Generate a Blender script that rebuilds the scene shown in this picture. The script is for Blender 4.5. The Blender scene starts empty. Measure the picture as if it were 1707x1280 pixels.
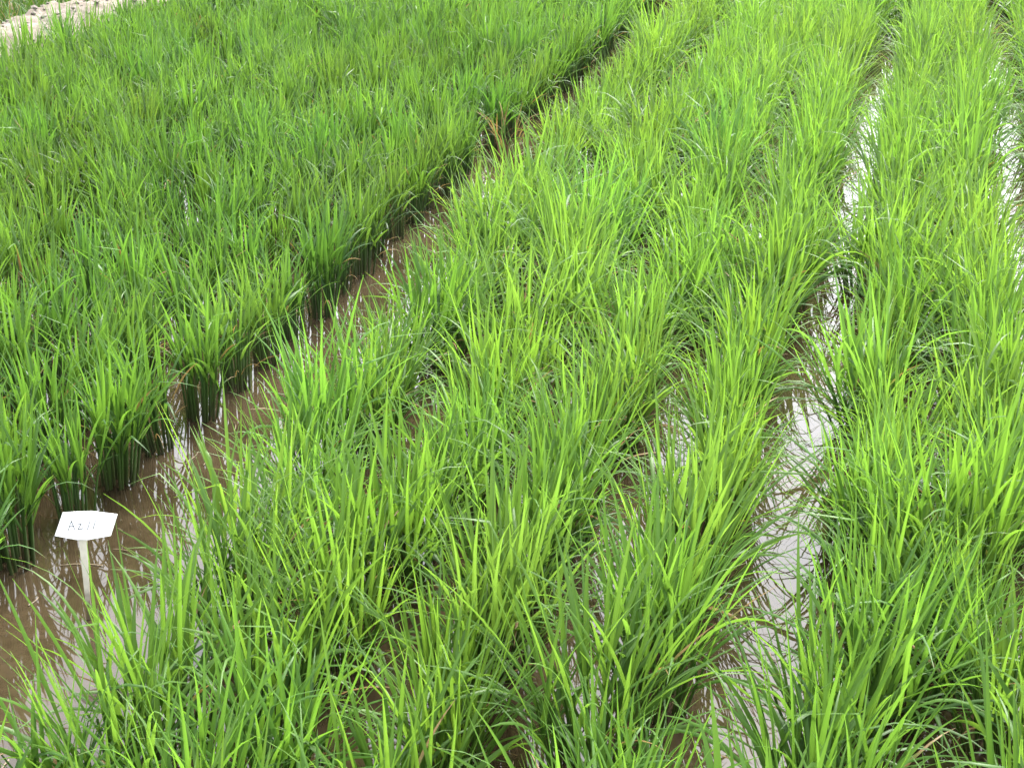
import bpy, math, random
import numpy as np
from mathutils import Vector, Matrix, noise

R = math.radians
rng = np.random.default_rng(11)
random.seed(11)
sc = bpy.context.scene
COL = sc.collection

# ------------------------------------------------------------------ camera
CAM_H, PITCH, FPX = 1.8, R(22.5), 2564.0
cam = bpy.data.cameras.new('camera')
cam.sensor_width = 36.0
cam.lens = FPX / 1707.0 * 36.0
cam.clip_start, cam.clip_end = 0.05, 2000.0
cam_o = bpy.data.objects.new('camera', cam)
cam_o.location = (0, 0, CAM_H)
cam_o.rotation_euler = (R(90) - PITCH, 0, 0)
COL.objects.link(cam_o)
sc.camera = cam_o

# ------------------------------------------------------------------ hazy bright sky, soft sun ahead and high
SUN_EL, SUN_AZ = R(58), R(25)          # azimuth measured from +Y towards +X
world = bpy.data.worlds.new('World')
sc.world = world
world.use_nodes = True
wn, wl = world.node_tree.nodes, world.node_tree.links
bg = wn['Background']
sky = wn.new('ShaderNodeTexSky')
sky.sky_type = 'NISHITA'
sky.sun_disc = False
sky.sun_elevation = SUN_EL
sky.sun_rotation = SUN_AZ
sky.air_density = 1.0
sky.dust_density = 4.0
sky.ozone_density = 1.0
hs = wn.new('ShaderNodeHueSaturation')
hs.inputs['Saturation'].default_value = 0.30
wl.new(sky.outputs[0], hs.inputs['Color'])
wl.new(hs.outputs[0], bg.inputs['Color'])
bg.inputs['Strength'].default_value = 0.15

sun = bpy.data.lights.new('sun', 'SUN')
sun.energy = 1.2
sun.angle = R(25)
sun.color = (1.0, 0.96, 0.88)
sun_o = bpy.data.objects.new('sun', sun)
d = Vector((math.sin(SUN_AZ) * math.cos(SUN_EL), math.cos(SUN_AZ) * math.cos(SUN_EL), math.sin(SUN_EL)))
sun_o.rotation_euler = d.to_track_quat('Z', 'Y').to_euler()
sun_o.location = (0, 0, 20)
COL.objects.link(sun_o)

vs = sc.view_settings
vs.view_transform = 'Standard'
vs.look = 'None'
vs.exposure = 2.93
vs.gamma = 1.0
sc.cycles.max_bounces = 8
sc.cycles.transmission_bounces = 6
sc.cycles.diffuse_bounces = 5

# ------------------------------------------------------------------ helpers
ROW_AZ = R(14.7)
U = np.array([math.sin(ROW_AZ), math.cos(ROW_AZ)])        # along the planting rows
V = np.array([math.cos(ROW_AZ), -math.sin(ROW_AZ)])       # across them, to the right


def place(perp, along):
    p = U * along + V * perp
    return float(p[0]), float(p[1])


def project(x, y, z):
    """where a world point falls in the 1707 x 1280 photograph, and its depth"""
    zz = y * math.cos(PITCH) + (CAM_H - z) * math.sin(PITCH)
    if zz < 0.05:
        return -9999, -9999, zz
    yy = (CAM_H - z) * math.cos(PITCH) - y * math.sin(PITCH)
    return 853.5 + FPX * x / zz, 640 + FPX * yy / zz, zz


def new_mesh(name, verts, faces, data=None, smooth=True):
    me = bpy.data.meshes.new(name)
    me.from_pydata([tuple(v) for v in verts], [], faces)
    if data is not None:
        a = me.attributes.new('leafdata', 'FLOAT_COLOR', 'POINT')
        a.data.foreach_set('color', np.asarray(data, dtype=np.float32).ravel())
    if smooth:
        me.polygons.foreach_set('use_smooth', np.ones(len(me.polygons), dtype=bool))
    me.update()
    return me


def obj(name, me, m=None, parent=None, loc=(0, 0, 0)):
    o = bpy.data.objects.new(name, me)
    if m is not None and not me.materials:
        me.materials.append(m)
    o.location = loc
    o.parent = parent
    COL.objects.link(o)
    return o


def tag(o, label=None, cat=None, group=None, kind=None):
    if label: o['label'] = label
    if cat: o['category'] = cat
    if group: o['group'] = group
    if kind: o['kind'] = kind
    return o


# ------------------------------------------------------------------ materials
def mat(name):
    m = bpy.data.materials.new(name)
    m.use_nodes = True
    n = m.node_tree.nodes
    n.clear()
    out = n.new('ShaderNodeOutputMaterial')
    return m, n, m.node_tree.links, out


def mixc(n, l, fac, a, b, mode='MIX'):
    x = n.new('ShaderNodeMix')
    x.data_type = 'RGBA'
    x.blend_type = mode
    for i, v in ((0, fac), (6, a), (7, b)):
        if isinstance(v, bpy.types.NodeSocket):
            l.new(v, x.inputs[i])
        elif i == 0:
            x.inputs[0].default_value = v
        else:
            x.inputs[i].default_value = (*v, 1)
    return x.outputs[2]


def mth(n, l, op, a, b=None, clamp=False):
    x = n.new('ShaderNodeMath')
    x.operation = op
    x.use_clamp = clamp
    for i, v in ((0, a), (1, b)):
        if v is None:
            continue
        if isinstance(v, bpy.types.NodeSocket):
            l.new(v, x.inputs[i])
        else:
            x.inputs[i].default_value = v
    return x.outputs[0]


def smooth_range(n, l, v, lo, hi):
    x = n.new('ShaderNodeMapRange')
    x.interpolation_type = 'SMOOTHSTEP'
    l.new(v, x.inputs['Value'])
    x.inputs['From Min'].default_value = lo
    x.inputs['From Max'].default_value = hi
    return x.outputs[0]


def leaf_material(name, deep, fresh, trans, tfac):
    """leafdata: R tone of the leaf, G position along it, B dryness, A distance from midrib"""
    m, n, l, out = mat(name)
    at = n.new('ShaderNodeAttribute')
    at.attribute_name = 'leafdata'
    sep = n.new('ShaderNodeSeparateColor')
    l.new(at.outputs['Color'], sep.inputs[0])
    r, g, b = sep.outputs
    a = at.outputs['Alpha']
    oi = n.new('ShaderNodeObjectInfo')
    tone = mth(n, l, 'ADD', mth(n, l, 'MULTIPLY', r, 0.75), mth(n, l, 'MULTIPLY', g, 0.25), True)
    c = mixc(n, l, tone, deep, fresh)
    # pale midrib
    rib = mth(n, l, 'MULTIPLY', mth(n, l, 'SUBTRACT', 1.0, smooth_range(n, l, a, 0.0, 0.35)), 0.35)
    c = mixc(n, l, rib, c, (fresh[0] * 1.5, fresh[1] * 1.25, fresh[2] * 2.0))
    # tint of the plant
    c = mixc(n, l, 1.0, c, oi.outputs['Color'], 'MULTIPLY')
    # dry tip / dry leaf: dryness reaches back from the tip
    dry = smooth_range(n, l, mth(n, l, 'ADD', g, b), 1.02, 1.30)
    c2 = mixc(n, l, dry, c, (0.17, 0.11, 0.038))
    ct = mixc(n, l, tone, tuple(0.7 * x for x in trans), trans)
    ct = mixc(n, l, 1.0, ct, oi.outputs['Color'], 'MULTIPLY')
    ct = mixc(n, l, dry, ct, (0.18, 0.12, 0.035))
    p = n.new('ShaderNodeBsdfPrincipled')
    l.new(c2, p.inputs['Base Color'])
    p.inputs['Roughness'].default_value = 0.46
    p.inputs['Specular IOR Level'].default_value = 0.30
    t = n.new('ShaderNodeBsdfTranslucent')
    l.new(ct, t.inputs['Color'])
    mx = n.new('ShaderNodeMixShader')
    mx.inputs[0].default_value = tfac
    l.new(p.outputs[0], mx.inputs[1])
    l.new(t.outputs[0], mx.inputs[2])
    l.new(mx.outputs[0], out.inputs[0])
    return m


def stem_material(name, foot, top):
    m, n, l, out = mat(name)
    at = n.new('ShaderNodeAttribute')
    at.attribute_name = 'leafdata'
    sep = n.new('ShaderNodeSeparateColor')
    l.new(at.outputs['Color'], sep.inputs[0])
    r, g, b = sep.outputs
    oi = n.new('ShaderNodeObjectInfo')
    c = mixc(n, l, smooth_range(n, l, g, 0.05, 0.75), foot, top)
    c = mixc(n, l, mth(n, l, 'MULTIPLY', r, 0.5), c, (top[0] * 1.5, top[1] * 1.3, top[2]))
    c = mixc(n, l, smooth_range(n, l, b, 0.6, 0.9), c, (0.13, 0.07, 0.035))
    c = mixc(n, l, 1.0, c, oi.outputs['Color'], 'MULTIPLY')
    p = n.new('ShaderNodeBsdfPrincipled')
    l.new(c, p.inputs['Base Color'])
    p.inputs['Roughness'].default_value = 0.5
    l.new(p.outputs[0], out.inputs[0])
    return m


M_DARK = leaf_material('leaf_dark_variety', (0.013, 0.048, 0.008), (0.054, 0.122, 0.019), (0.110, 0.225, 0.024), 0.43)
M_BRIGHT = leaf_material('leaf_bright_variety', (0.022, 0.072, 0.010), (0.074, 0.152, 0.022), (0.146, 0.278, 0.029), 0.46)
M_WILD = leaf_material('leaf_wild_grass', (0.014, 0.042, 0.006), (0.050, 0.105, 0.014), (0.06, 0.12, 0.010), 0.35)
M_STEM_D = stem_material('stem_dark_variety', (0.030, 0.019, 0.013), (0.026, 0.066, 0.010))
M_STEM_B = stem_material('stem_bright_variety', (0.038, 0.032, 0.012), (0.040, 0.090, 0.010))


def water_material():
    m, n, l, out = mat('muddy_paddy_water')
    tc = n.new('ShaderNodeTexCoord')
    nz = n.new('ShaderNodeTexNoise')
    nz.inputs['Scale'].default_value = 2.3
    nz.inputs['Detail'].default_value = 6
    nz.inputs['Roughness'].default_value = 0.6
    l.new(tc.outputs['Object'], nz.inputs['Vector'])
    fine = n.new('ShaderNodeTexNoise')
    fine.inputs['Scale'].default_value = 38
    fine.inputs['Detail'].default_value = 4
    l.new(tc.outputs['Object'], fine.inputs['Vector'])
    f = mth(n, l, 'ADD', mth(n, l, 'MULTIPLY', nz.outputs[0], 0.75), mth(n, l, 'MULTIPLY', fine.outputs[0], 0.25))
    c = mixc(n, l, smooth_range(n, l, f, 0.35, 0.68), (0.0145, 0.0105, 0.0055), (0.036, 0.026, 0.0145))
    p = n.new('ShaderNodeBsdfPrincipled')
    l.new(c, p.inputs['Base Color'])
    p.inputs['Roughness'].default_value = 0.02
    p.inputs['IOR'].default_value = 1.33
    rp = n.new('ShaderNodeTexNoise')
    rp.inputs['Scale'].default_value = 9
    rp.inputs['Detail'].default_value = 2
    l.new(tc.outputs['Object'], rp.inputs['Vector'])
    bp = n.new('ShaderNodeBump')
    bp.inputs['Strength'].default_value = 0.025
    bp.inputs['Distance'].default_value = 0.02
    l.new(rp.outputs[0], bp.inputs['Height'])
    l.new(bp.outputs[0], p.inputs['Normal'])
    l.new(p.outputs[0], out.inputs[0])
    return m


def soil_material(name, dark, mid, pale, scale):
    m, n, l, out = mat(name)
    tc = n.new('ShaderNodeTexCoord')
    nz = n.new('ShaderNodeTexNoise')
    nz.inputs['Scale'].default_value = scale
    nz.inputs['Detail'].default_value = 8
    nz.inputs['Roughness'].default_value = 0.65
    l.new(tc.outputs['Object'], nz.inputs['Vector'])
    n2 = n.new('ShaderNodeTexNoise')
    n2.inputs['Scale'].default_value = scale * 7
    n2.inputs['Detail'].default_value = 5
    l.new(tc.outputs['Object'], n2.inputs['Vector'])
    c = mixc(n, l, smooth_range(n, l, nz.outputs[0], 0.35, 0.62), mid, pale)
    c = mixc(n, l, smooth_range(n, l, n2.outputs[0], 0.60, 0.72), c, dark)
    p = n.new('ShaderNodeBsdfPrincipled')
    l.new(c, p.inputs['Base Color'])
    p.inputs['Roughness'].default_value = 0.95
    p.inputs['Specular IOR Level'].default_value = 0.1
    bp = n.new('ShaderNodeBump')
    bp.inputs['Strength'].default_value = 0.6
    bp.inputs['Distance'].default_value = 0.02
    l.new(n2.outputs[0], bp.inputs['Height'])
    l.new(bp.outputs[0], p.inputs['Normal'])
    l.new(p.outputs[0], out.inputs[0])
    return m


def plain_material(name, col, rough=0.5, speckle=0.06, scale=60):
    m, n, l, out = mat(name)
    tc = n.new('ShaderNodeTexCoord')
    nz = n.new('ShaderNodeTexNoise')
    nz.inputs['Scale'].default_value = scale
    nz.inputs['Detail'].default_value = 5
    l.new(tc.outputs['Object'], nz.inputs['Vector'])
    c = mixc(n, l, smooth_range(n, l, nz.outputs[0], 0.35, 0.7), col, tuple(x * (1 - speckle * 3) for x in col))
    p = n.new('ShaderNodeBsdfPrincipled')
    l.new(c, p.inputs['Base Color'])
    p.inputs['Roughness'].default_value = rough
    l.new(p.outputs[0], out.inputs[0])
    return m


M_WATER = water_material()
M_MUD = soil_material('wet_mud', (0.05, 0.035, 0.02), (0.09, 0.065, 0.04), (0.13, 0.095, 0.06), 3)
M_BUND = soil_material('dry_pale_earth', (0.045, 0.034, 0.026), (0.098, 0.082, 0.067), (0.150, 0.130, 0.110), 9)
M_CLOD = plain_material('pale_clod', (0.125, 0.107, 0.088), 0.95, 0.08, 30)
M_BOARD = plain_material('white_plastic', (0.80, 0.80, 0.80), 0.35, 0.01)
M_STAKE = plain_material('cream_plastic', (0.66, 0.61, 0.50), 0.5, 0.06, 40)
_n, _l = M_STAKE.node_tree.nodes, M_STAKE.node_tree.links
_tc = _n.new('ShaderNodeTexCoord')
_sx = _n.new('ShaderNodeSeparateXYZ')
_l.new(_tc.outputs['Object'], _sx.inputs[0])
_nz = _n.new('ShaderNodeTexNoise')
_nz.inputs['Scale'].default_value = 45
_l.new(_tc.outputs['Object'], _nz.inputs['Vector'])
_h = mth(_n, _l, 'ADD', _sx.outputs['Z'], mth(_n, _l, 'MULTIPLY', _nz.outputs[0], 0.11))
_p = [x for x in _n if x.type == 'BSDF_PRINCIPLED'][0]
_c = mixc(_n, _l, smooth_range(_n, _l, _h, 0.075, 0.15), (0.11, 0.08, 0.045), _p.inputs['Base Color'].links[0].from_socket)
_l.new(_c, _p.inputs['Base Color'])
M_INK = plain_material('faded_ink', (0.014, 0.014, 0.019), 0.85, 0.1)
M_STRAW = plain_material('dead_straw', (0.13, 0.095, 0.05), 0.7, 0.12)

# ------------------------------------------------------------------ the setting
S = 400.0
ground = obj('ground', new_mesh('ground', [(-S, -S, 0), (S, -S, 0), (S, S, 0), (-S, S, 0)], [(0, 1, 2, 3)], smooth=False), M_MUD, loc=(0, 0, -0.06))
tag(ground, 'dark wet mud bed lying under the flooded field', 'ground', kind='structure')
water = obj('paddy_water', new_mesh('paddy_water', [(*place(-5.10, -3), 0), (*place(30, -3), 0), (*place(30, 60), 0), (*place(-5.10, 60), 0)], [(0, 1, 2, 3)], smooth=False), M_WATER)
tag(water, 'shallow brown muddy water standing between the rice rows', 'water', kind='structure')


def fbm(x, y, z, o=4):
    v, a = 0.0, 1.0
    for k in range(o):
        v += a * noise.noise((x, y, z))
        x, y, z, a = x * 2.1, y * 2.1, z * 2.1, a * 0.5
    return v


def build_bund():
    verts, faces = [], []
    na, nc = 300, 34
    for i in range(na + 1):
        s = 2.0 + 16.0 * i / na
        for j in range(nc + 1):
            t = j / nc
            perp = -5.62 + 0.77 * t
            e = math.sin(math.pi * t) ** 0.55
            h = -0.08 + 0.36 * e + 0.045 * fbm(s * 1.3, perp * 1.5, 3) * e + 0.055 * fbm(s * 6, perp * 6, 9) * min(1, e * 2)
            x, y = place(perp + 0.06 * fbm(s * 1.1, 0, t * 2), s)
            verts.append((x, y, h))
    for i in range(na):
        for j in range(nc):
            q = i * (nc + 1) + j
            faces.append((q, q + nc + 1, q + nc + 2, q + 1))
    b = obj('earth_bund', new_mesh('earth_bund', verts, faces), M_BUND)
    tag(b, 'pale dry earth bund edging the flooded rice field', 'bund', kind='structure')
    # loose clods lying on it
    verts, faces = [], []
    base = [Vector(v) for v in ((1, 0, 0), (-1, 0, 0), (0, 1, 0), (0, -1, 0), (0, 0, 1), (0, 0, -1),
                                (.6, .6, .5), (-.6, .6, .5), (.6, -.6, .5), (-.6, -.6, .5))]
    fc = [(0, 6, 8), (6, 4, 8), (6, 0, 2), (6, 2, 4), (2, 7, 4), (2, 1, 7), (7, 1, 9), (7, 9, 4), (9, 1, 3), (9, 3, 8), (9, 8, 4), (8, 3, 0), (0, 5, 2), (2, 5, 1), (1, 5, 3), (3, 5, 0)]
    for k in range(700):
        s = random.uniform(7, 16)
        t = random.uniform(0.10, 0.95)
        perp = -5.62 + 0.77 * t
        e = math.sin(math.pi * t) ** 0.55
        h = -0.08 + 0.36 * e + 0.045 * fbm(s * 1.3, perp * 1.5, 3) * e + 0.055 * fbm(s * 6, perp * 6, 9) * min(1, e * 2)
        x, y = place(perp + 0.06 * fbm(s * 1.1, 0, t * 2), s)
        r = random.choice((0.008, 0.008, 0.012, 0.012, 0.018, 0.026))
        q = len(verts)
        rot = Matrix.Rotation(random.uniform(0, 6.3), 3, 'Z')
        for v in base:
            w = rot @ Vector((v.x * random.uniform(.7, 1.3), v.y * random.uniform(.6, 1.1), v.z * random.uniform(.5, .9)))
            verts.append((x + w.x * r, y + w.y * r, h + 0.2 * r + w.z * r))
        faces += [tuple(q + i for i in f) for f in fc]
    c = obj('loose_clods', new_mesh('loose_clods', verts, faces, smooth=False), M_CLOD)
    tag(c, 'crumbly clods of pale soil scattered over the dry bund', 'soil clods', kind='stuff')


build_bund()


# ------------------------------------------------------------------ rice: leaf blades, stems, plants
class Soup:
    def __init__(s):
        s.v, s.f, s.d, s.n = [], [], [], 0

    def add(s, v, f, d):
        s.v.append(v)
        s.f += [tuple(i + s.n for i in q) for q in f]
        s.d.append(d)
        s.n += len(v)

    def mesh(s, name):
        return new_mesh(name, np.concatenate(s.v), s.f, np.concatenate(s.d))


def blade(p0, az, th0, droop, L, W, twist, tone, dry, n=7, fold=True, kink=None, sway=0.0):
    """one leaf blade: a tapering, slightly folded ribbon that leaves the stem at th0 from the vertical and arches over"""
    pts = [np.array(p0, float)]
    tang = []
    for i in range(n):
        s = (i + 0.5) / n
        th = th0 + droop * s ** 1.7
        if kink and s > kink[0]:
            th += kink[1]
        th = min(th, 2.9)
        a = az + sway * s
        t = np.array([math.sin(th) * math.cos(a), math.sin(th) * math.sin(a), math.cos(th)])
        tang.append(t)
        pts.append(pts[-1] + t * (L / n))
    verts, data, faces = [], [], []
    k = 3 if fold else 2
    for i, p in enumerate(pts):
        s = i / n
        t = tang[min(i, n - 1)]
        side = np.array([-math.sin(az), math.cos(az), 0.0])
        nor = np.cross(side, t)
        tw = twist * s
        sd = side * math.cos(tw) + nor * math.sin(tw)
        nn = np.cross(sd, t)
        w = 0.5 * W * min(1.0, 0.45 + 2.6 * s) * (1 - s ** 2.4) ** 0.9
        if i == n:
            w = 0.0004
        if fold:
            verts += [p - sd * w, p - nn * (w * 0.38), p + sd * w]
            data += [(tone, s, dry, 1), (tone, s, dry, 0), (tone, s, dry, 1)]
        else:
            verts += [p - sd * w, p + sd * w]
            data += [(tone, s, dry, 0.7), (tone, s, dry, 0.7)]
    for i in range(n):
        for j in range(k - 1):
            q = i * k + j
            faces.append((q, q + 1, q + k + 1, q + k))
    return np.array(verts), faces, np.array(data)


def stalk(p0, az, th, L, r0, r1, tone, dry, n=3, sides=5):
    verts, data, faces = [], [], []
    p = np.array(p0, float)
    path = [p]
    for i in range(n):
        t_ = th * (0.6 + 0.5 * i / n)
        path.append(path[-1] + np.array([math.sin(t_) * math.cos(az), math.sin(t_) * math.sin(az), math.cos(t_)]) * L / n)
    for i, q in enumerate(path):
        s = i / n
        r = r0 + (r1 - r0) * s
        for k in range(sides):
            a = 2 * math.pi * k / sides
            verts.append(q + np.array([math.cos(a) * r, math.sin(a) * r, 0]))
            data.append((tone, s, dry, 1))
    for i in range(n):
        for k in range(sides):
            k2 = (k + 1) % sides
            faces.append((i * sides + k, i * sides + k2, (i + 1) * sides + k2, (i + 1) * sides + k))
    return np.array(verts), faces, np.array(data), path


KINDS = {
    # upright dark variety and lax bright variety
    'dark': dict(tillers=(19, 25), base=0.042, lean=0.15, stem=(0.13, 0.19), leaf=(0.14, 0.25), W=(0.008, 0.0115),
                 th=(0.03, 0.40), droop=(0.04, 0.6), lax=0.08, low=0.30),
    'bright': dict(tillers=(25, 32), base=0.060, lean=0.36, stem=(0.09, 0.16), leaf=(0.17, 0.33), W=(0.0078, 0.0122),
                   th=(0.04, 0.50), droop=(0.06, 0.80), lax=0.13, low=0.42),
}


def make_plant_parts(kind, g, low=False):
    """returns stems soup, foliage soup and a list of single outer blades (soup each), all round the origin"""
    K = KINDS[kind]
    stems, leaves, singles = Soup(), Soup(), []
    nt = int(g.integers(*K['tillers'])) - (4 if low else 0)
    for i in range(nt):
        rr = K['base'] * math.sqrt((i + 0.5) / nt) * g.uniform(0.85, 1.1)
        a = i * 2.39996 + g.uniform(-0.4, 0.4)
        p0 = (rr * math.cos(a), rr * math.sin(a), -0.045)
        lean = K['lean'] * (rr / K['base']) * g.uniform(0.5, 1.25) + 0.02
        L = g.uniform(*K['stem']) + 0.045
        tone = g.uniform(0, 1)
        v, f, dta, path = stalk(p0, a, lean, L, 0.0042, 0.0026, tone, g.uniform(0, 0.7), 2 if low else 3, 3 if low else 5)
        stems.add(v, f, dta)
        top = path[-1]
        nl = int(g.integers(3, 5))
        phy = a + g.uniform(-0.7, 0.7)
        for j in range(nl):
            q = j / max(1, nl - 1)                    # 0 youngest, 1 oldest
            fr = 1.0 - K['low'] * q
            idx = fr * (len(path) - 1)
            k0 = min(int(idx), len(path) - 2)
            p = path[k0] + (path[k0 + 1] - path[k0]) * (idx - k0)
            az = phy + (math.pi if j % 2 else 0) + g.uniform(-0.5, 0.5)
            # older leaves swing to the outside of the hill
            if q > 0.3 and math.cos(az - a) < 0 and g.uniform() < 0.6:
                az += math.pi
            th = K['th'][0] + (K['th'][1] - K['th'][0]) * q * g.uniform(0.6, 1.25) + g.uniform(0, 0.10)
            if math.cos(az - a) > 0:
                th += lean * 0.6
            dr = K['droop'][0] + (K['droop'][1] - K['droop'][0]) * q * g.uniform(0.5, 1.5) + g.uniform(0, 0.15)
            if g.uniform() < K['lax'] * (0.4 + q):
                dr += g.uniform(0.7, 1.5)
            LL = g.uniform(*K['leaf']) * (1.0 if q < 0.7 else 0.85)
            W = g.uniform(*K['W']) * (0.85 if q < 0.2 else 1.0)
            kink = (g.uniform(0.45, 0.7), g.uniform(0.6, 1.3)) if g.uniform() < 0.03 else None
            dry = 0.0
            u = g.uniform()
            if q > 0.9 and u < 0.07:
                dry = g.uniform(0.25, 1.1)
            elif u < 0.25:
                dry = g.uniform(0.05, 0.16)
            tn = float(np.clip(0.75 - 0.5 * q + g.normal(0, 0.2), 0, 1))
            b = blade(p, az, th, dr, LL, W * (1.5 if low else 1.0), g.normal(0, 0.7), tn, dry, 4 if low else 7, not low, kink, g.normal(0, 0.25))
            if not low and (q < 0.4 or rr > 0.6 * K['base']) and W > 0.0088:
                singles.append(b)
            else:
                leaves.add(*b)
    # a few withered basal leaves trailing to the water
    for i in range(int(g.integers(2, 5))):
        a = g.uniform(0, 6.283)
        b = blade((0.03 * math.cos(a), 0.03 * math.sin(a), g.uniform(0.02, 0.06)), a, g.uniform(0.35, 0.7), g.uniform(0.9, 1.9), g.uniform(0.10, 0.19),
                  0.005, g.normal(0, 1), 0.5, g.uniform(0.4, 1.2), 4 if low else 6, not low)
        leaves.add(*b)
    return stems, leaves, singles


NEAR_LEAVES = 24
PROTO = {}
for kind, ml, ms in (('dark', M_DARK, M_STEM_D), ('bright', M_BRIGHT, M_STEM_B)):
    for tier, cnt in (('near', 9), ('mid', 12)):
        lst = []
        for k in range(cnt):
            st, lv, sg = make_plant_parts(kind, np.random.default_rng(100 * len(kind) + 17 * k + (5000 if tier == 'near' else 0)))
            keep = NEAR_LEAVES if tier == 'near' else 0
            order = sorted(range(len(sg)), key=lambda i: -sg[i][0][:, 2].max())
            blades = []
            for r_, i in enumerate(order):
                if r_ < keep:
                    s = Soup()
                    s.add(*sg[i])
                    me = s.mesh('leaf_blade')
                    me.materials.append(ml)
                    blades.append(me)
                else:
                    lv.add(*sg[i])
            a, b = st.mesh('stem_clump'), lv.mesh('foliage')
            a.materials.append(ms)
            b.materials.append(ml)
            lst.append((a, b, blades))
        PROTO[kind, tier] = lst
LOWP = {kind: [make_plant_parts(kind, np.random.default_rng(900 + k), True) for k in range(10)] for kind in KINDS}

TAN = [0]


def put_plant(kind, tier, x, y, scale, rz, tint, label, group, tilt=(0, 0), which=None):
    lst = PROTO[kind, tier]
    a, b, blades = lst[int(rng.integers(len(lst))) if which is None else which % len(lst)]
    root = bpy.data.objects.new('upright_rice_plant' if kind == 'dark' else 'spreading_rice_plant', None)
    root.empty_display_size = 0.05
    root.location = (x, y, 0)
    root.rotation_euler = (tilt[0], tilt[1], rz)
    root.scale = scale
    COL.objects.link(root)
    tag(root, label, 'rice plant', group)
    for nm, me in [('stem_clump', a), ('foliage', b)] + [('leaf_blade', q) for q in blades]:
        o = bpy.data.objects.new(nm, me)
        o.parent = root
        o.color = (*tint, 1)
        if nm != 'leaf_blade':
            o['kind'] = 'stuff'
        COL.objects.link(o)
    return root


ORD = ['first', 'second', 'third', 'fourth', 'fifth', 'sixth', 'seventh', 'eighth', 'ninth', 'tenth', 'eleventh', 'twelfth',
       'thirteenth', 'fourteenth', 'fifteenth', 'sixteenth']

DARK_ROWS = [-1.93 - 0.245 * i for i in range(13)]
BRIGHT_ROWS = [-1.39, -1.06, -0.728, -0.400, 0.000, 0.264, 0.67, 0.94, 1.2, 1.5, 1.8]
SPACING = {'dark': 0.228, 'bright': 0.200}
MAX_SINGLE = {'dark': 240, 'bright': 280}

spots = []
for kind, rows in (('dark', DARK_ROWS), ('bright', BRIGHT_ROWS)):
    for ri, perp in enumerate(rows):
        s = (0.9 if kind == 'bright' else 0.5) + rng.uniform(0, 0.2)
        wob = rng.uniform(0, 6.28)
        while s < 15.5:
            s += SPACING[kind] * (rng.uniform(0.92, 1.08) if kind == 'dark' else rng.uniform(0.84, 1.16))
            j = 0.018 if kind == 'dark' else 0.040
            pp = perp + rng.normal(0, j) + 0.025 * math.sin(s * 1.1 + wob)
            if kind == 'bright' and ri == 0:
                pp += 0.09 * max(0.0, min(1.0, (3.4 - s) / 0.4)) - 0.05 * max(0.0, min(1.0, (s - 4.2) / 1.0))
            x, y = place(pp, s)
            if y < 0.9 or (abs(x) > 0.42 * y + 1.7):
                continue
            px, py, z = project(x, y, 0.0)
            tx, ty, tz = project(x, y, 0.36)
            seen = (-60 < tx < 1767 or -60 < px < 1767) and ty < 1330 and py > -5 and z > 1.8
            # the withered plant stands in a gap of its row
            if math.hypot(pp + 1.84, s - 6.82) < 0.17 or (kind == 'bright' and math.hypot(pp + 1.45, s - 6.3) < 0.25):
                continue
            # the marker stands free at the edge of the channel
            if -1.62 < pp < -1.05 and kind == 'bright' and -1.04 < x < -0.62 and 2.66 < y < 3.08:
                continue
            spots.append(dict(s=s, kind=kind, row=ri, x=x, y=y, z=z, seen=seen, py=py))

for kind in ('dark', 'bright'):
    mine = sorted([s for s in spots if s['kind'] == kind and s['seen']], key=lambda s: s['z'])
    for k, s in enumerate(mine):
        s['single'] = k < MAX_SINGLE[kind]
    print(kind, 'seen', len(mine), 'single', MAX_SINGLE[kind])

bluest = min([s for s in spots if s['kind'] == 'bright' and s.get('single')], key=lambda s: math.hypot(s['x'] - 0.88, s['y'] - 6.46))
near = sorted([s for s in spots if s.get('single')], key=lambda s: s['z'])[:52]
for s in near:
    s['near'] = True


def plant_tint(kind, x, y):
    g = 1.0 + (0.24 if kind == 'dark' else 0.16) * noise.noise((x * 0.9, y * 0.9, 4)) + rng.normal(0, 0.10 if kind == 'dark' else 0.07)
    yel = 1.0 + 0.13 * noise.noise((x * 1.3 + 9, y * 1.3, 7)) + rng.normal(0, 0.045)
    return (g * yel, g, g * (0.95 + rng.normal(0, 0.05)))


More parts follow.
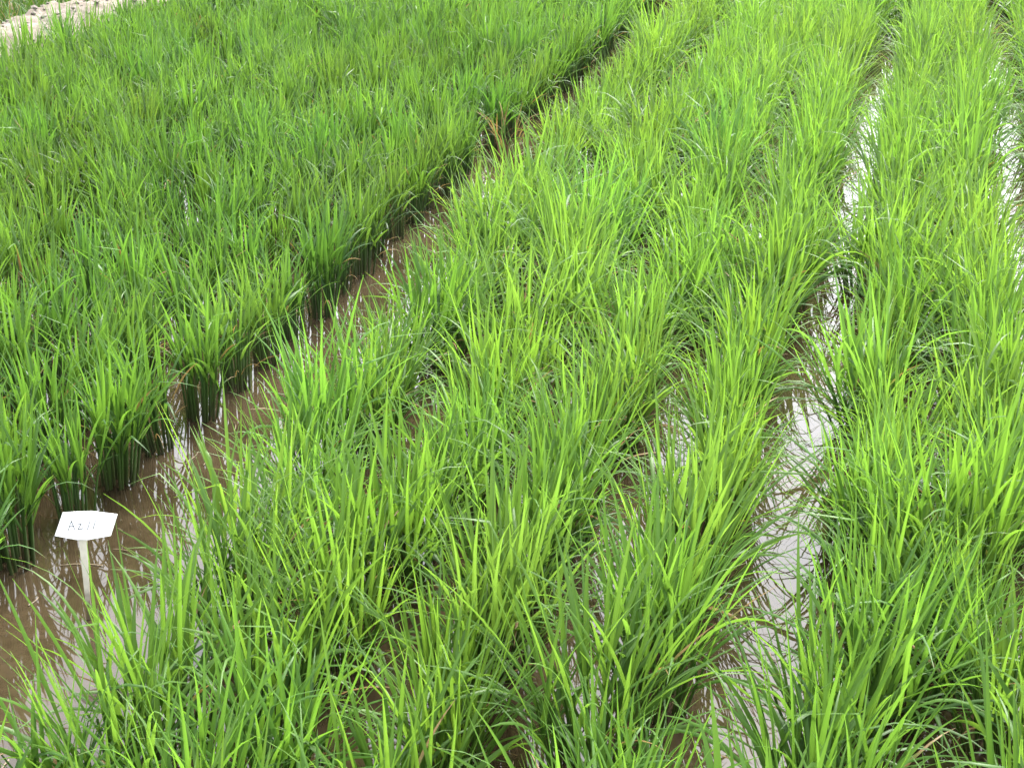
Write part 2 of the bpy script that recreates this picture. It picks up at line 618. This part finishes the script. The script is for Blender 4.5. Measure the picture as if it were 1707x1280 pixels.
mass = {'dark': (Soup(), Soup()), 'bright': (Soup(), Soup())}
for s in spots:
    kind = s['kind']
    x, y = s['x'], s['y']
    k = rng.uniform(0.88, 1.12) if kind == 'dark' else rng.uniform(0.84, 1.16) * (1.0 + 0.07 * noise.noise((x, y, 1)))
    sc_ = (k * rng.uniform(0.93, 1.08), k * rng.uniform(0.93, 1.08), k * rng.uniform(0.93, 1.07))
    rz = rng.uniform(0, 6.283)
    tilt = (rng.normal(0, 0.045), rng.normal(0, 0.045))
    tint = plant_tint(kind, x, y)
    if s.get('single'):
        row = ORD[s['row']]
        look = 'tall ' if sc_[2] > 1.11 else 'short ' if sc_[2] < 0.86 else ''
        look += 'yellowish ' if tint[0] / tint[1] > 1.085 else 'bluish ' if tint[0] / tint[1] < 0.915 else ''
        where = ('level with the plot marker' if s['s'] < 3.0 else 'between marker and withered plant' if s['s'] < 6.6
                 else 'near the withered plant' if s['s'] < 7.4 else 'beyond the withered plant')
        kd = 'dark upright' if kind == 'dark' else 'bright spreading'
        label = f'{look}{kd} rice plant, {row} row from the channel, {where}'
        group = f'{look}{kd} rice, {row} row, {where}'
        if s is bluest:
            sc_, tint = (1.2, 1.2, 1.28), (0.80, 0.95, 1.12)
            label, group = 'very tall cool green rice plant standing above its lime green neighbours', None
        put_plant(kind, 'near' if s.get('near') else 'mid', x, y, sc_, rz, tint, label, group, tilt)
    else:
        st, lv, sg = LOWP[kind][int(rng.integers(10))]
        c, n_ = math.cos(rz), math.sin(rz)
        M = np.array([[c * sc_[0], -n_ * sc_[1], tilt[1]], [n_ * sc_[0], c * sc_[1], -tilt[0]], [0, 0, sc_[2]]])
        for src, dst in ((st, mass[kind][0]), (lv, mass[kind][1])):
            vv = np.concatenate(src.v) @ M.T + np.array([x, y, 0])
            dd = np.concatenate(src.d).copy()
            dd[:, 0] = np.clip(dd[:, 0] + (tint[1] - 1) * 1.2, 0, 1)
            dst.add(vv, src.f, dd)

for kind, ml, ms, lab in (('dark', M_DARK, M_STEM_D, 'mass of dark green rice further off, merging towards the earth bund'),
                          ('bright', M_BRIGHT, M_STEM_B, 'mass of bright green spreading rice further off along the rows')):
    me = mass[kind][1].mesh('distant_rice')
    o = obj('distant_rice', me, ml)
    tag(o, lab, 'rice crop', kind='stuff')
    o2 = obj('stem_clump', mass[kind][0].mesh('distant_stems'), ms, o)
    o2['kind'] = 'stuff'

# ------------------------------------------------------------------ rank grass beyond the bund
gs = Soup()
for i in range(11000):
    s = rng.uniform(5, 17)
    perp = -5.42 - abs(rng.normal(0, 0.9))
    x, y = place(perp, s)
    if x < -0.62 * y:
        continue
    tall = rng.uniform() < 0.04
    b = blade((x, y, -0.06), rng.uniform(0, 6.28), rng.uniform(0.03, 0.45), rng.uniform(0.1, 1.3), rng.uniform(0.3, 0.62) if tall else rng.uniform(0.18, 0.42),
              rng.uniform(0.008, 0.014), rng.normal(0, 0.8), rng.uniform(0.7, 1) if tall else rng.uniform(0, 0.5), 0.1 if tall else rng.choice([0, 0, 0, 0, 0.05, 0.5]), 5, False)
    gs.add(*b)
tag(obj('grass', gs.mesh('grass'), M_WILD), 'rank dark green grass growing beyond the pale earth bund', 'grass', kind='stuff')

# ------------------------------------------------------------------ white plot marker with handwriting
def prism(outline, th):
    """flat outline (x, z) given thickness along y"""
    n = len(outline)
    v = [(x, -th / 2, z) for x, z in outline] + [(x, th / 2, z) for x, z in outline]
    f = [tuple(range(n)), tuple(range(2 * n - 1, n - 1, -1))]
    f += [(i, i + n, (i + 1) % n + n, (i + 1) % n) for i in range(n)]
    return v, f


def build_marker():
    # foot of the stake in the water of the channel
    z = FPX * CAM_H / (math.cos(PITCH) * (1032 + 422))
    gx = (149 - 853.5) / FPX * z
    gy = (z - CAM_H * math.sin(PITCH)) / math.cos(PITCH)
    root = bpy.data.objects.new('plot_marker', None)
    root.location = (gx, gy, 0)
    root.rotation_euler = (R(-6), R(1), R(8))
    COL.objects.link(root)
    tag(root, 'white plastic plot marker on a cream stake with a handwritten code, in the muddy channel', 'plot marker')
    # stake, widening a little towards the board
    hb = 0.19
    out = [(-0.0050, -0.10), (0.0050, -0.10), (0.0055, 0.04), (0.0065, 0.11), (0.0095, hb + 0.012), (-0.0095, hb + 0.012), (-0.0068, 0.11), (-0.0055, 0.04)]
    v, f = prism(out, 0.0035)
    st = obj('stake', new_mesh('stake', v, f, smooth=False), M_STAKE, root)
    bv = st.modifiers.new('edge', 'BEVEL')
    bv.width, bv.segments = 0.0008, 2
    # board, a slanted hexagon leaning back
    out = [(-0.059, 0.004), (-0.013, -0.007), (0.012, -0.0085), (0.061, -0.002), (0.077, 0.045), (0.020, 0.055), (-0.040, 0.055)]
    v, f = prism(out, 0.0025)
    bo = obj('board', new_mesh('board', v, f, smooth=False), M_BOARD, root, (0, -0.0032, hb + 0.010))
    bo.rotation_euler = (R(-20), 0, R(0))
    bv = bo.modifiers.new('edge', 'BEVEL')
    bv.width, bv.segments = 0.0007, 2
    # pen strokes
    strokes = [[(-0.030, 0.014), (-0.0225, 0.035), (-0.0155, 0.016)], [(-0.0255, 0.023), (-0.0175, 0.0235)],
               [(-0.0095, 0.0265), (-0.0015, 0.0275), (-0.0085, 0.0165), (0.0000, 0.0165), (0.0025, 0.0185)],
               [(0.0115, 0.0145), (0.0175, 0.0335)], [(0.0235, 0.0155), (0.0295, 0.0340)]]
    vv, ff = [], []
    w = 0.0018
    for s_ in strokes:
        for (x0, z0), (x1, z1) in zip(s_[:-1], s_[1:]):
            dx, dz = x1 - x0, z1 - z0
            L = math.hypot(dx, dz)
            ox, oz = -dz / L * w / 2, dx / L * w / 2
            ex, ez = dx / L * w * 0.4, dz / L * w * 0.4
            q = len(vv)
            y0, y1 = -0.00165, -0.00130
            ring = [(x0 - ex + ox, z0 - ez + oz), (x0 - ex - ox, z0 - ez - oz), (x1 + ex - ox * .7, z1 + ez - oz * .7), (x1 + ex + ox * .7, z1 + ez + oz * .7)]
            jit = 0.00002 * (len(ff) % 7)
            vv += [(a, y0 - jit, b) for a, b in ring] + [(a, y1, b) for a, b in ring]
            ff += [(q, q + 1, q + 2, q + 3)] + [(q + i, q + i + 4, q + (i + 1) % 4 + 4, q + (i + 1) % 4) for i in range(4)]
    obj('lettering', new_mesh('lettering', vv, ff, smooth=False), M_INK, bo)


build_marker()

# ------------------------------------------------------------------ withered stubble at the channel edge
def build_withered(perp, s, n, label):
    x, y = place(perp, s)
    root = bpy.data.objects.new('withered_rice_plant', None)
    root.location = (x, y, 0)
    COL.objects.link(root)
    tag(root, label, 'withered plant')
    a, b = Soup(), Soup()
    g = np.random.default_rng(int(s * 100))
    for i in range(n):
        az = g.uniform(0, 6.28)
        v, f, d_, path = stalk((0.03 * math.cos(az), 0.03 * math.sin(az), -0.03), az, g.uniform(0.05, 0.4), g.uniform(0.08, 0.16), 0.003, 0.002, 0.5, 1.0)
        a.add(v, f, d_)
        for q in range(2):
            b.add(*blade(path[-1], az + g.uniform(-1, 1), g.uniform(0.1, 0.6), g.uniform(0.2, 1.6), g.uniform(0.10, 0.22), 0.007, g.normal(0, 1.2), 0.5, g.uniform(0.6, 1.2)))
    o = obj('stem_clump', a.mesh('stem_clump'), M_STEM_D, root)
    o['kind'] = 'stuff'
    o = obj('foliage', b.mesh('foliage'), M_BRIGHT, root)
    o['kind'] = 'stuff'


build_withered(-1.82, 6.86, 14, 'withered tan and reddish rice plant among green ones at the edge of the muddy channel')

# ------------------------------------------------------------------ straw and bits of leaf lying in the channel
verts = Soup()
for i in range(90):
    s = rng.uniform(1.8, 8)
    p = rng.uniform(-1.9, -1.5) if i % 2 else rng.uniform(-1.5, 0.6)
    x, y = place(p, s)
    L = rng.uniform(0.02, 0.11)
    a = rng.uniform(0, 6.28)
    dx, dy = math.cos(a), math.sin(a)
    w = rng.uniform(0.0008, 0.002)
    vv = []
    for k in range(4):
        t = k / 3
        cx, cy = x + dx * L * t + dy * 0.2 * L * math.sin(t * 3) * 0.4, y + dy * L * t - dx * 0.2 * L * math.sin(t * 3) * 0.4
        ww = w * (1 - 0.5 * t)
        vv += [(cx - dy * ww, cy + dx * ww, 0.002), (cx + dy * ww, cy - dx * ww, 0.002), (cx, cy, 0.004)]
    f = []
    for k in range(3):
        q = k * 3
        f += [(q, q + 3, q + 5, q + 2), (q + 2, q + 5, q + 4, q + 1)]
    verts.add(np.array(vv), f, np.zeros((12, 4)))
tag(obj('straw_litter', verts.mesh('straw_litter'), M_STRAW), 'bits of dead straw floating on the muddy water', 'straw', kind='stuff')
